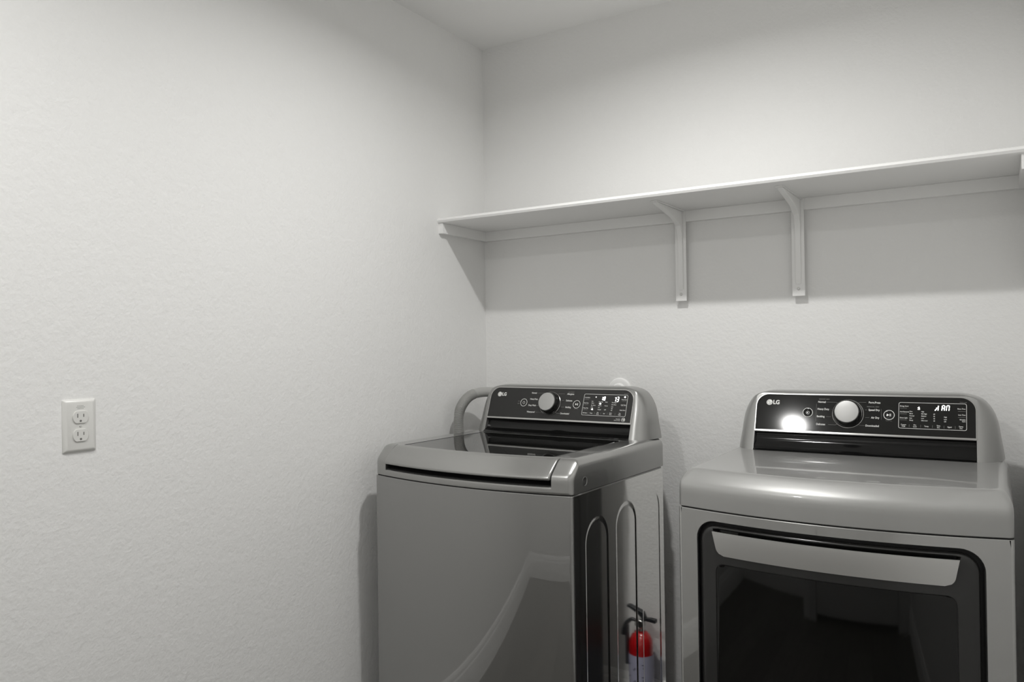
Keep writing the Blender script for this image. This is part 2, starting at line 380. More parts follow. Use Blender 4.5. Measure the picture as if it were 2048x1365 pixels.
def console(root, y0, z0, zb, yb, panel_mat, kind):
    """raised control console shared by both machines. zb = height of the top cover, yb = rear plane"""
    P = Panel(y0, z0, root); tt = math.tan(TILT)
    HX = MW / 2
    rings = []
    lev = [(zb, .008, 0, 0), (zb + .02, .0105, 0, 0), (z0 - .0050, .0155, 0, 0), (z0 - .0045, .0155, 0, 1), (z0 + .02, .0185, 0, 1), (z0 + .04, .0225, 0, 1), (z0 + .055, .0270, 0, 1),
           (z0 + .068, .0330, 0, 1), (z0 + .078, .0390, 0, 1), (z0 + .087, .0460, 0, 1), (z0 + .094, .0535, 0, 1), (z0 + .0995, .0625, .0005, 1), (z0 + .1035, .0730, .002, 1), (z0 + .1065, .0850, .005, 1), (z0 + .1085, .098, .010, 1), (z0 + .1095, .110, .018, 1)]
    for z, ins, back, up in lev:
        yf = y0 + (z - z0) * tt + back
        xe = max(.068, ins + .012)        # where the flat front starts
        L = []
        yb_ = yb
        for k in range(13):
            th = k / 12 * PI / 2; e = 2 / 2.3
            cx_ = math.cos(th) ** e; sy = math.sin(th) ** e
            L.append(Vector((xe - (xe - ins) * cx_, yb_ - (yb_ - yf) * sy, z)))
        L = [Vector((ins, yb_, z))] + L[1:]
        mid = []
        dd = 0 if up else .035
        for x in (xe + .0005, .0695, .16, .25, HX, .43, .52, MW - .0695, MW - xe - .0005):
            mid.append(Vector((max(min(x, MW - xe - .0004), xe + .0004), yf + (dd if .069 < x < MW - .069 else 0), z)))
        Rr = [Vector((MW - p.x, p.y, z)) for p in reversed(L)]
        rings.append(L + mid + Rr)
    v, f = loft(rings, True, True, True)
    mesh('console_housing', v, f, SILVER, root, ang=40)
    # glossy black cove below the panel
    pr = [(y0 - .0010, z0 - .0045), (y0 + .0045, z0 - .0095), (y0 + .0062, z0 - .0180), (y0 + .0030, z0 - .0280), (y0 - .0060, z0 - .0380), (y0 - .0180, zb + .0015 + .0055), (y0 - .028, zb + .0015)]
    pr = [p for p in catmull([Vector((0, a, b)) for a, b in pr], 6)]
    low = [Vector((0, y0 + .030, zb + .0015)), Vector((0, y0 + .030, z0 - .0045))]
    v, f = loft([[Vector((x, q.y, q.z)) for q in pr + low] for x in (.0693, MW - .0693)], True, True, True)
    mesh('console_cove', v, f, COVE, root, ang=25)
    # panel face with rounded upper corners
    def shape(x0, x1, s0, s1, r, n=12):
        pts = [(x0, s0), (x1, s0)]
        for k in range(n + 1): th = PI / 2 * k / n; pts.append((x1 - r + r * math.cos(th), s1 - r + r * math.sin(th)))
        for k in range(n + 1): th = PI / 2 + PI / 2 * k / n; pts.append((x0 + r + r * math.cos(th), s1 - r + r * math.sin(th)))
        return pts
    x0, x1, s0, s1 = .0700, MW - .0700, .000, .1055
    pan = P.slab('control_panel', shape(x0, x1, s0, s1, .034), -.002, .0010, panel_mat, root)
    bm = bmesh.new(); P.band(bm, shape(x0 - .0020, x1 + .0020, s0 - .0036, s1 + .0018, .0358), shape(x0 + .0002, x1 - .0002, s0 + .0004, s1 - .0002, .0338), -.001, .0022)
    bmo('panel_trim', bm, CHROME, root)
    # logo: disc with cut ring, then two letters
    bm = bmesh.new()
    P.disc(bm, .1052, .0815, .0083, .0014)
    P.text(bm, 'LG', .1150, .0813, .0165, 'LEFT', .0015, .0006, .92)
    lg = flat('logo', bm, LOGO, pan); lab(lg, 'silver round emblem and LG letters')
    bm = bmesh.new()
    n = 30; o = [(.1052 + .0060 * math.cos(PI / 2 + 1.5 * PI * k / n), .0815 + .0060 * math.sin(PI / 2 + 1.5 * PI * k / n)) for k in range(n + 1)]
    for a, b in zip(o[:-1], o[1:]): P.seg(bm, a, b, .0008, .0017)
    P.seg(bm, (.1052, .0850), (.1052, .0785), .0008, .0017); P.seg(bm, (.1052, .0785), (.1078, .0785), .0008, .0017); P.disc(bm, .1025, .0840, .0008, .0017); P.seg(bm, (.1075, .0815), (.1112, .0815), .0008, .0017)
    flat('logo_face', bm, PRINTDIM, lg)
    # dial
    kx, ks = .3160, .0537
    c = P.p(kx, ks, 0); n_ = P.n()
    v, f = lathe([(.0370, .001), (.0370, .004), (.0355, .006), (.0345, .014), (.0325, .022), (.0312, .0245), (0, .0245)], c, n_, 64)
    kn = mesh('control_knob', v, f, BLACK, root)
    v, f = lathe([(.0305, .022), (.0305, .0262), (.0297, .0275), (.022, .0286), (.010, .0292), (0, .0293)], c, n_, 64)
    lab(mesh('knob_cap', v, f, KNOBCAP, kn), 'silver dial cap')
    v, f = loft([[c + (Vector((1, 0, 0)) * math.cos(2 * PI * k / 64) + Vector((0, math.sin(TILT), math.cos(TILT))) * math.sin(2 * PI * k / 64)) * r + n_ * h for k in range(64)] for r, h in ((.0383, .001), (.0383, .0030), (.0392, .0036), (.0401, .0030), (.0401, .001))])
    lab(mesh('knob_ring', v, f, CHROME, kn), 'thin chrome ring')
    # round buttons
    for bx_, nm in ((.2118, 'power_button'), (.4177, 'start_button')):
        v, f = lathe([(.0118, .0008), (.0118, .0018), (.0108, .0022), (0, .0022)], P.p(bx_, .0540, 0), n_, 40)
        b = mesh(nm, v, f, panel_mat, root)
        bm = bmesh.new(); P.ring(bm, bx_, .0540, .0134, .0013, .0028)
        if nm == 'power_button':
            m_ = 24
            o = [(bx_ + .0042 * math.cos(PI * .68 + 1.64 * PI * k / m_), .0537 + .0042 * math.sin(PI * .68 + 1.64 * PI * k / m_)) for k in range(m_ + 1)]
            for a, e in zip(o[:-1], o[1:]): P.seg(bm, a, e, .0008, .0025)
            P.seg(bm, (bx_, .0592), (bx_, .0548), .0009, .0025)
        else:
            tri = [(bx_ - .0052, .0503), (bx_ - .0052, .0577), (bx_ + .0005, .0540)]
            vv = [bm.verts.new(P.p(x, s, .0025)) for x, s in tri]; bm.faces.new(vv)
            P.bar(bm, bx_ + .0013, bx_ + .0025, .0504, .0576, .0025); P.bar(bm, bx_ + .0036, bx_ + .0048, .0504, .0576, .0025)
        flat('button_print', bm, PRINT, b)
    # cycle names and pointer lines
    def LN(k, *a):
        b_ = bmesh.new(); getattr(P, k)(b_, *a); flat('pointer_line', b_, PRINTDIM, pan)
    if kind == 'dryer':
        left = [('Normal', .2376, .0857), ('Heavy Duty', .2367, .0652), ('Bedding', .2358, .0440), ('Delicates', .2351, .0216)]
        right = [('Perm.Press', .3960, .0874), ('Speed Dry', .3946, .0666), ('Air Dry', .3942, .0453), ('Downloaded', .3940, .0226)]
        P.word('dim_caption', pan, PRINTDIM, 'SENSOR DRY', .2395, .0938, .0048); P.word('dim_caption', pan, PRINTDIM, 'MANUAL DRY', .3935, .0755, .0048, 'RIGHT')
        LN('bar', .2335, .2339, .0300, .0800); LN('bar', .3985, .3989, .0410, .0700)
    else:
        left = [('Normal', .2367, .0887), ('Heavy Duty', .2341, .0673), ('Deep Wash', .2308, .0453), ('Waterproof', .2296, .0224)]
        right = [('Allergiene', .4018, .0880), ('Delicates', .3986, .0657), ('Bedding', .3971, .0432), ('Downloaded', .3947, .0215)]
        P.word('dim_caption', pan, PRINTDIM, 'SANITARY', .4018, .0945, .0048, 'RIGHT')
        P.word('dim_caption', pan, PRINTDIM, 'ON', .1945, .0580, .0050, 'RIGHT'); P.word('dim_caption', pan, PRINTDIM, 'OFF', .1945, .0500, .0050, 'RIGHT')
    sz = .0076
    for t_, x, s in left:
        P.word('cycle_name', pan, PRINT, t_, x, s, sz, 'LEFT', .0014, .00012, .84)
        w_ = len(t_) * sz * .46
        xe = kx - math.sqrt(max(.0435 ** 2 - (s - ks) ** 2, 0)); LN('bar', x + w_, xe - .001, s - .0003, s + .0003)
        if abs(s - ks) > .02: LN('seg', (xe - .001, s), (xe + .0035, s - (.003 if s > ks else -.003)), .0006)
    for t_, x, s in right:
        P.word('cycle_name', pan, PRINT, t_, x, s, sz, 'RIGHT', .0014, .00012, .84)
        w_ = len(t_) * sz * .46
        xe = kx + math.sqrt(max(.0435 ** 2 - (s - ks) ** 2, 0)); LN('bar', xe + .001, x - w_, s - .0003, s + .0003)
        if abs(s - ks) > .02: LN('seg', (xe + .001, s), (xe - .0035, s - (.003 if s > ks else -.003)), .0006)
    P2 = P
    P.word('small_caption', pan, PRINTDIM, 'Hold 3 sec.', .4177, .0385, .0034, 'CENTER'); P.word('small_caption', pan, PRINTDIM, 'Child Lock', .5965, .0935, .0036, 'RIGHT')
    # display window
    dx0, dx1, ds0, ds1 = .4403, .5962, .0193, .0903
    cx_, cs_ = (dx0 + dx1) / 2, (ds0 + ds1) / 2
    disp = P.slab('display_window', rrect((dx1 - dx0) / 2 - .001, (ds1 - ds0) / 2 - .001, .004, 4, cx_, cs_), .0008, .0011, panel_mat, root)
    bm = bmesh.new(); P.band(bm, rrect((dx1 - dx0) / 2, (ds1 - ds0) / 2, .0045, 4, cx_, cs_), rrect((dx1 - dx0) / 2 - .0009, (ds1 - ds0) / 2 - .0009, .0037, 4, cx_, cs_), .0008, .0014)
    bmo('display_border', bm, PRINT, disp)
    bm = bmesh.new(); dim = bmesh.new()
    if kind == 'dryer':
        lt = [('Energy Saver', .0800), ('Anti Bacterial', .0645), ('Drum Light', .0480)]; rt = [('More Time', .0760), ('Less Time', .0600), ('Wrinkle', .0475), ('Care', .0430)]
        cols = [(.4660, [('Very', .0660), ('More', .0600), ('Normal', .0540), ('Less', .0480), ('Damp', .0420)]), (.4935, [('High', .0660), ('Mid High', .0600), ('Medium', .0540), ('Low', .0480), ('Ultra Low', .0420)]),
                (.5215, [('60', .0600), ('50', .0540), ('40', .0480), ('30', .0420)]), (.5455, [('High', .0530), ('Low', .0470), ('Off', .0410)])]
        bot = [('Custom PGM', .4525, 2), ('Dry Level', .4790, 2), ('Temp.', .5060, 1), ('Time Dry', .5330, 2), ('Signal', .5580, 1), ('Damp Dry', .5835, 2)]
    else:
        lt = [('TurboWash', .0780), ('Stain Care', .0600), ('Water Plus', .0430)]; rt = [('Fresh Care', .0745), ('Cold Wash', .0570), ('Delay Wash', .0400)]
        cols = [(.4705, [('Hot', .0660), ('Warm', .0600), ('Eco Warm', .0530), ('Cool', .0470), ('Cold', .0400)]), (.4965, [('Extra High', .0650), ('High', .0590), ('Medium', .0525), ('Low', .0465), ('No Spin', .0395)]),
                (.5190, [('Heavy', .0650), ('Normal', .0525), ('Light', .0400)]), (.5430, [('Rinse+Spin', .0640), ('Extra Rinse', .0570), ('Soak', .0500), ('Tub', .0440), ('Off', .0380)])]
        bot = [('Add Item', .4520, 1), ('Temp.', .4750, 1), ('Spin Speed', .4985, 2), ('Soil', .5210, 1), ('Extra Rinse', .5440, 2), ('Tub Clean', .5755, 2)]
    def LD(*a):
        b_ = bmesh.new(); P.bar(b_, *a); flat('display_line', b_, PRINTDIM, disp)
    for t_, s in lt:
        P.word('display_caption', disp, PRINT, t_, .4435, s, .0048, 'LEFT', .0014, .00005, .82); LD(.4435, .4600, s - .0050, s - .0046); LD(.4435, .4600, s - .0066, s - .0063)
    for t_, s in rt: P.word('display_caption', disp, PRINT, t_, .5935, s, .0048, 'RIGHT', .0014, .00005, .82)
    for s in (.0695, .0535): LD(.5770, .5940, s, s + .0006)
    for x, it in cols:
        for t_, s in it: P.word('display_caption', disp, PRINT, t_, x, s, .0044, 'LEFT', .0014, .00005, .82)
    for i, (t_, x, nl) in enumerate(bot):
        if nl == 1: P.word('display_caption', disp, PRINT, t_, x, .0270, .0050, 'CENTER', .0014, .00005, .85)
        else:
            a, b_ = t_.split(' ', 1) if ' ' in t_ else (t_, '')
            P.word('display_caption', disp, PRINT, a, x, .0295, .0046, 'CENTER', .0014, .00005, .85); P.word('display_caption', disp, PRINT, b_, x, .0248, .0046, 'CENTER', .0014, .00005, .85)
        if i: LD((x + bot[i - 1][1]) / 2 - .0003, (x + bot[i - 1][1]) / 2 + .0003, .0235, .0305)
    # seven-segment characters
    SEG = dict(a=((0, 2), (1, 2)), b=((1, 2), (1, 1)), c=((1, 1), (1, 0)), d=((0, 0), (1, 0)), e=((0, 1), (0, 0)), f=((0, 2), (0, 1)), g=((0, 1), (1, 1)))
    def digit(bm, segs, x, s, w_, h_, wd):
        for q in segs:
            (ax, ay), (bx2, by) = SEG[q]; a = Vector((ax, ay)); b = Vector((bx2, by)); d = (b - a) * .12; a = a + d; b = b - d
            sk = .10
            P.seg(bm, (x + a.x * w_ + a.y * h_ * sk / 2, s + a.y * h_ / 2), (x + b.x * w_ + b.y * h_ * sk / 2, s + b.y * h_ / 2), wd, .0016)
    def DG(*a, extra=None):
        b_ = bmesh.new(); digit(b_, *a)
        if extra: P.seg(b_, *extra)
        flat('lit_digit', b_, LED, disp)
    def DOT(x, s, r, m_=LED):
        b_ = bmesh.new(); P.disc(b_, x, s, r, .0016); flat('lit_dot', b_, m_, disp)
    if kind == 'dryer':
        DG('bcg', .5265, .0695, .0052, .0145, .0021, extra=((.5250, .0700), (.5285, .0745), .0020, .0016))
        DG('abcefg', .5405, .0700, .0055, .0140, .0020); DG('abcef', .5505, .0700, .0060, .0140, .0020)
        dm = bmesh.new(); P.seg(dm, (.4850, .0720), (.4905, .0720), .0018, .0016); P.seg(dm, (.4850, .0765), (.4890, .0765), .0018, .0016); P.seg(dm, (.4885, .0795), (.4870, .0745), .0016, .0016); P.seg(dm, (.4895, .0715), (.4895, .0770), .0014, .0016)
        flat('lit_icon', dm, LEDDIM, disp)
    else:
        DG('bc', .5040, .0705, .0040, .0115, .0020); DG('abcdefg', .5125, .0705, .0045, .0115, .0018)
        DG('bc', .5500, .0675, .0050, .0150, .0021); DG('abcdg', .5590, .0675, .0055, .0150, .0021)
        for x, s, r in ((.5865, .0830, .0026), (.5028, .0589, .0026), (.4766, .0398, .0026), (.5535, .0800, .0010)): DOT(x, s, r)
        DOT(.4845, .0805, .0018, LEDDIM)
    if kind == 'washer':
        bm = bmesh.new(); P.text(bm, '10', .5905, .0098, .0105, 'CENTER', .0014, .0003); P.ring(bm, .5905, .0098, .0064, .0005)
        P.text(bm, 'Inverter', .5810, .0115, .0048, 'RIGHT'); P.text(bm, 'Direct Drive', .5810, .0070, .0042, 'RIGHT')
        flat('warranty_emblem', bm, PRINT, pan)
    return P

# ------------------------------------------------------------------ washer
WLOC = (.090, -.735, 0); WRZ = -.040
washer = thing('washing_machine', 'graphite steel top-load washer with dark glass lid, left of the dryer', 'washing machine', WLOC, WRZ)
WB, WD, WS = .044, .560, .8965        # bow of the front, depth, seam height
rings = [outline(z, WD, WB, fi, fi, .012) for z, fi in ((0, 0), (.010, 0), (WS - .0060, 0), (WS - .0034, 0), (WS - .0030, 0), (WS - .0018, .0006), (WS - .0014, .0016), (WS - .0014, .006))]
# right side stands 2 mm in so that the ribbed sheet can cover it
for r in rings:
    for p in r:
        if p.x > MW - .004 and p.y > r[0].y - .0004: p.x = MW - .006
v, f = loft(rings, True, True, True)
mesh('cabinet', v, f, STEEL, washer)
rg = [outline(z, WD - .01, WB, .004, .004, .012) for z in (WS - .0016, WS + .0016)]
v, f = loft(rg, True, True, True); mesh('seam_shade', v, f, GAPBLACK, washer)  # black layer added so the open seam reads as shaded
def side_panel(xs, parent, WD=WD, WS=WS, sg=1, ya=.0118 + bulge(.012, WB), m=None):
    """ribbed sheet metal side with raised arches"""
    ys = [ya + (WD - ya - .002) * k / 300 for k in range(301)]; zs = [WS - .004 - (WS - .006) * (k / 240) for k in range(241)]
    arches = [(.128, .0605, .817), (.302, .0605, .826), (.466, .0605, .836)]
    def disp(y, z):
        d = 0
        for cy, hw_, top in arches:
            q = abs(y - cy) - hw_ if z < top - hw_ else math.hypot(y - cy, z - (top - hw_)) - hw_
            q = max(-1, min(1, q / .0028)); d -= .0016 * (.5 - .5 * math.sin(q * PI / 2)) if abs(q) < 1 else (.0016 if q < 0 else 0)
        # slight hollow of the sheet behind the front edge
        t = y / WD
        d -= .0020 * math.sin(PI * min(1, t)) ** 1.0 * (1 - t) 
        return d
    v = []; f = []
    for z in zs:
        for y in ys: v.append((xs + sg * disp(y, z), y, z))
    n = len(ys)
    for a in range(len(zs) - 1):
        for b in range(n - 1): f.append((a * n + b, a * n + b + 1, (a + 1) * n + b + 1, (a + 1) * n + b))
    # thin back so that the sheet is a solid
    k = len(v); v += [(xs - sg * .0058, ys[0], zs[0]), (xs - sg * .0058, ys[-1], zs[0]), (xs - sg * .0058, ys[-1], zs[-1]), (xs - sg * .0058, ys[0], zs[-1])]
    f.append((k, k + 3, k + 2, k + 1))
    f.append(tuple([k, k + 1] + list(range(n - 1, -1, -1))))
    f.append(tuple([k + 2, k + 3] + [(len(zs) - 1) * n + b for b in range(n)]))
    f.append(tuple([k + 3, k] + [a * n for a in range(len(zs))]))
    f.append(tuple([k + 1, k + 2] + [a * n + n - 1 for a in range(len(zs) - 1, -1, -1)]))
    return mesh('side_panel', v, f, m or SIDE, parent, ang=60)
side_panel(MW, washer)

# top cover of the washer: columns across x, profile in y,z
ZT = .9845
def lerp(a, b, t): return a + (b - a) * t
def respl(P_, n):
    L = [0]
    for a, b in zip(P_[:-1], P_[1:]): L.append(L[-1] + math.hypot(b[0] - a[0], b[1] - a[1]))
    out = []; k = 0
    for i in range(n):
        d = L[-1] * i / (n - 1)
        while k < len(L) - 2 and L[k + 1] < d: k += 1
        t = (d - L[k]) / max(L[k + 1] - L[k], 1e-9); out.append((lerp(P_[k][0], P_[k + 1][0], t), lerp(P_[k][1], P_[k + 1][1], t)))
    return out
z00 = WS + .0015
def fullprof():
    A = [(0.0012, z00), (0, z00 + .0012), (0, .930), (.0005, .9365), (.0025, .9425), (.007, .9490), (.018, .9600), (.034, .9750), (.040, .9795), (.047, .9828), (.056, ZT), (.075, ZT)]
    return respl(A, 40) + [(.085 + (WD - .085) * k / 9, ZT) for k in range(10)]
def rimprof():
    A = [(0.0012, z00), (0, z00 + .0012), (0, .9125), (.0010, .9150), (.004, .9165), (.040, .922), (.050, .930), (.0525, .950), (.0530, .980), (.0545, ZT), (.075, ZT)]
    return respl(A, 40) + [(.085 + (WD - .085) * k / 9, ZT) for k in range(10)]
def midprof():
    A = [(0.0012, z00), (0, z00 + .0012), (0, .9125), (.0010, .9150), (.004, .9165), (.040, .922), (.050, .930), (.0525, .950), (.0540, .962), (.060, .966), (.075, .966)]
    return respl(A, 40) + [(.085, .966), (.20, .966), (.43, .966), (.439, .966), (.4395, ZT), (.46, ZT), (.48, ZT), (.50, ZT), (.53, ZT), (WD, ZT)]
bm = bmesh.new()
cols = []
def zside(e):
    r = .024; z1 = .9605
    if e >= r: return ZT
    return z1 + (ZT - z1) * math.sqrt(max(0, 1 - ((r - e) / r) ** 2))
def column(x, pf):
    e = min(x, MW - x); c = []
    rc = .016; corner = rc - math.sqrt(max(0, rc * rc - (rc - min(e, rc)) ** 2))
    for y, z in pf:
        z_ = min(z, zside(e)); 
        yb_ = y + (corner * max(0, 1 - y / .08)); blend = max(0, 1 - max(0, y - .055) / .35)
        c.append(Vector((x, yb_ + bulge(x, WB) * blend, z_)))
    c.append(Vector((x, WD, z00))); c.append(Vector((x, .30, z00)))
    return c
es = [0, .0004, .0012, .0025, .0045, .007, .010, .014, .019, .024, .032, .042, .0545]
xs_ = [(e, 'p') for e in es] + [(.0550, 'r'), (.066, 'r'), (.0770, 'r'), (.0775, 'm')] + [(.0775 + (MW - .155) * k / 24, 'm') for k in range(1, 24)]
xs_ += [(MW - .0775, 'm')] + [(MW - x, t) for x, t in reversed([(.0550, 'r'), (.066, 'r'), (.0770, 'r')])] + [(MW - e, 'p') for e in reversed(es)]
pf = dict(p=fullprof(), r=rimprof(), m=midprof())
v, f = loft([column(x, pf[t]) for x, t in xs_], True, True, True)
mesh('top_cover', v, f, WCOVER, washer, ang=38)
# black sheet painting in the shade of the recess below the lid handle
bm = bmesh.new()
cc = [[Vector((x, y + bulge(x, WB), z)) for y, z in ((.0060, .9174), (.039, .9228), (.049, .9303), (.0515, .950), (.0500, .950), (.0475, .9323), (.038, .9244), (.0060, .9188))] for x in [.0562 + (MW - .1124) * k / 24 for k in range(25)]]
v, f = loft(cc, True, True, True); mesh('recess_shade', v, f, GAPBLACK, washer, ang=40)
# lock badge on the side of the cover
v, f = lathe([(.0125, 0), (.0125, .0007), (.0108, .0009), (.0102, .0002), (0, .0002)], (MW - .0002, .064, .9245), (1, 0, 0), 32); mesh('side_plug', v, f, WCOVER, washer)

lid = None
gx0, gx1, gy0, gy1 = .0830, MW - .0830, .0605, .4355
bm = bmesh.new()
def rr(x0, x1, y0, y1, r, z, n=5):
    out = []
    for cx_, cy_, a0 in ((x1 - r, y1 - r, 0), (x0 + r, y1 - r, 90), (x0 + r, y0 + r, 180), (x1 - r, y0 + r, 270)):
        for k in range(n + 1): th = math.radians(a0 + 90 * k / n); out.append(Vector((cx_ + r * math.cos(th), cy_ + r * math.sin(th), z)))
    return out
def bowf(p): 
    return Vector((p.x, p.y + bulge(p.x, WB) * max(0, 1 - (p.y - .055) / .35) if p.y < .2 else p.y, p.z))
def glass_ring(ins, z):
    x0, x1, y1 = gx0 + ins, gx1 - ins, gy1 - ins; out = []
    for k in range(25): x = x0 + (x1 - x0) * k / 24; out.append(Vector((x, gy0 + ins + bulge(x, WB) * .97, z)))
    out += [Vector((x1, .2, z)), Vector((x1, y1 - .004, z)), Vector((x1 - .004, y1, z)), Vector((x0 + .004, y1, z)), Vector((x0, y1 - .004, z)), Vector((x0, .2, z))]
    return out
v, f = loft([glass_ring(-.0050, .9664), glass_ring(-.0050, .9672)], True, True, True); mesh('lid_gap_shade', v, f, GAPBLACK, washer)  # black slab paints the shade in the gap round the lid glass
v, f = loft([[Vector((x_, y_, z_)) for x_, y_, z_ in ((a, .062, .9665), (a, .437, .9665), (a, .437, .9825), (a, .062, .9825))] for a in (.0776, .0784)], True, True, True)
mesh('lid_side_shade', v, f, GAPBLACK, washer)  # black strip in place of shade down the left side of the lid gap
v, f = loft([[Vector((x_, y_, z_)) for x_, y_, z_ in ((a, .062, .9665), (a, .437, .9665), (a, .437, .9825), (a, .062, .9825))] for a in (MW - .0776, MW - .0784)], True, True, True)
mesh('lid_side_shade', v, f, GAPBLACK, washer)  # same painted shade on the right side of the lid gap
v, f = loft([glass_ring(0, .9674), glass_ring(0, .9825), glass_ring(.0015, .9842)], True, True, True)
lid = mesh('lid_glass', v, f, GLASS, washer)
# curved silver handle strip on the front of the lid
hp = [(.0585, .9795), (.0585, .9850), (.050, .9848), (.040, .9818), (.028, .9735), (.014, .9620), (.003, .9520), (-.0035, .9440), (-.0065, .9390), (-.0058, .9350), (-.0025, .9330), (.004, .9335), (.014, .944), (.030, .960), (.045, .970)]
hpc = [(p.y, p.z) for p in catmull([Vector((0, a, b)) for a, b in hp], 3)]
cc = []
hx0, hx1 = .0570, MW - .0570
for k in range(41):
    t = k / 40; x = hx0 + (hx1 - hx0) * t
    cc.append((x, 1.0))
ends = [(hx0, .90), (hx0 + .0006, .95), (hx0 + .0022, .985), (hx0 + .005, 1.)]
cols2 = ends + [(hx0 + .005 + (hx1 - hx0 - .01) * k / 36, 1.) for k in range(1, 36)] + [(MW - a, b) for a, b in reversed(ends)]
cy_, cz_ = .03, .955
rings = []
for x, s in cols2:
    rings.append([Vector((x, cy_ + (y - cy_) * s + bulge(x, WB), cz_ + (z - cz_) * s)) for y, z in hpc])
v, f = loft(rings, True, True, True); mesh('lid_handle', v, f, WCOVER, washer, ang=40)
console(washer, .479, 1.034, ZT - .0005, .572, PANELM, 'washer')
# rear drain hose
hpts = catmull([(.13, .52, .98), (.06, .5580, 1.085)] and [(.10, .640, 1.07), (.060, .640, 1.098), (.010, .628, 1.107), (-.030, .580, 1.110), (-.043, .522, 1.098), (-.046, .474, 1.058), (-.046, .462, 1.005), (-.046, .470, .955), (-.046, .50, .90), (-.046, .53, .60)], 110)
def hrad(i):
    base = .0172
    u = i / len(hpts)
    if u < .40: return base + .0006
    return base + .0016 * math.cos(i * 2 * PI / 7)
v, f = tube(hpts, hrad, 20)
hose = thing('drain_hose', 'grey corrugated drain hose arching behind the left side of the washer console', 'hose', WLOC, WRZ)
mesh('hose_tube', v, f, HOSE, hose, ang=70)

# ------------------------------------------------------------------ dryer
dryer = thing('clothes_dryer', 'graphite steel front-load dryer with smoked door and lit display, right of the washer', 'dryer', (1.0228, -.678, 0), .005)
DB, DD, DS = .052, .545, .8825
HB, HA, HR = .3500, .2945, .046      # hole half height, half width, radius
HCZ = .859 - HB; HCX = MW / 2
bm = bmesh.new()
# sides, back, bottom and top ring of the cabinet
zt_ = DS - .0014
DC = .490
side = [outline(z, DC, DB, fi, fi, .006) for z, fi in ((0, 0), (DS - .0030, 0), (DS - .0018, .0006), (DS - .0014, .0016), (DS - .0014, .006))]
for r in side:
    for p in r:
        if p.y > r[0].y - .0004: p.x = min(max(p.x, .006), MW - .006)
n = len(side[0]); v, f = loft(side, True, True, True)
front_idx = set(range(6, 6 + 32))      # faces between the rounded corners are replaced by the holed front
keep = []
for q in f:
    if len(q) == 4 and q[0] < n and q[1] < n and q[0] % n in front_idx and q[2] < 2 * n: continue
    keep.append(q)
add(bm, v, keep)
hole = rrect(HA, HB, HR, 8, HCX, HCZ)
def outerpt(x, z, t):
    return x, z
zlo, zhi = 0.0, DS - .0030; xlo, xhi = .006, MW - .006
ring0 = []
for x, z in hole:
    dx, dz = x - HCX, z - HCZ
    # push out to the rectangle, corners stay corners
    sx = max(-1, min(1, dx / HA)); sz = max(-1, min(1, dz / HB))
    m_ = max(abs(sx), abs(sz))
    if abs(abs(sx) - 1) < 1e-4 or abs(abs(sz) - 1) < 1e-4 or True:
        k = 1 / m_
        ox = HCX + (sx * k) * (xhi - xlo) / 2; oz = (zhi + zlo) / 2 + (sz * k) * (zhi - zlo) / 2
    ring0.append((ox, oz))
rr_ = []
for t in (0, .2, .4, .6, .8, .93, 1.):
    rr_.append([Vector((lerp(a[0], b[0], t), bulge(lerp(a[0], b[0], t), DB), lerp(a[1], b[1], t))) for a, b in zip(ring0, hole)])
def ins_hole(d): return rrect(HA - d, HB - d, HR - d, 8, HCX, HCZ)
rr_.append([Vector((x, bulge(x, DB) + .0015, z)) for x, z in ins_hole(.0012)])
rr_.append([Vector((x, bulge(x, DB) + .022, z)) for x, z in ins_hole(.0018)])
v, f = loft(rr_, True, False, True); add(bm, v, f)
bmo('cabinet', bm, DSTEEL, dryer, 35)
rg = [outline(z, DC - .01, DB, .004, .004, .012) for z in (DS - .0016, DS + .0016)]
v, f = loft(rg, True, True, True); mesh('seam_shade', v, f, GAPBLACK, dryer)  # dryer seam: gap shade put in as a black layer
# black ring in the gap inside the door opening
gk = [[Vector((x, bulge(x, DB) + y, z)) for x, z in ins_hole(d)] for d, y in ((.0022, .004), (.0022, .0200), (.022, .0200), (.022, .0145), (.0035, .0145), (.0030, .004))]
v, f = loft(gk + [gk[0]]); mesh('door_gap_ring', v, f, GAPBLACK, dryer)
# door: concentric rings following the bow, with a finger pocket behind the handle
DA, DH, DR = HA - .0105, HB - .0105, HR - .008
PX0, PX1 = .0930, MW - .0930
def door_y(x, z, t):
    y = bulge(x, DB) - .0015
    if t < .012: y += .008 * (1 - math.sqrt(max(0, 1 - (1 - t / .012) ** 2)))
    # pocket: between the handle's upper edge and the door's top edge
    tz = max(0, min(1, (.838 - z) / .055)); px = min(1, max(0, min(x - (PX0 + .0015 + .012 * tz), (PX1 - .0015 - .012 * tz) - x) / .006)); pz = min(1, max(0, ((HCZ + DH - .0055) - z) / .004)) * min(1, max(0, (z - .795) / .01))
    y += .030 * (px * px * (3 - 2 * px)) * (pz * pz * (3 - 2 * pz))
    return y
def dring(d): 
    r = max(DR - d, .018 if d > .02 else DR - d, .004)
    return rrect(DA - d, DH - d, max(r, .004), 8, HCX, HCZ, 120)
offs = [0, .0015, .003, .0045, .006, .0075, .009, .0105, .012, .014, .016, .018, .021, .024, .028, .033, .0385]
def zw(x): return 0
rings = [[Vector((x, bulge(x, DB) + .020, z)) for x, z in dring(0)]] + [[Vector((x, door_y(x, z, d), z)) for x, z in dring(d)] for d in offs]
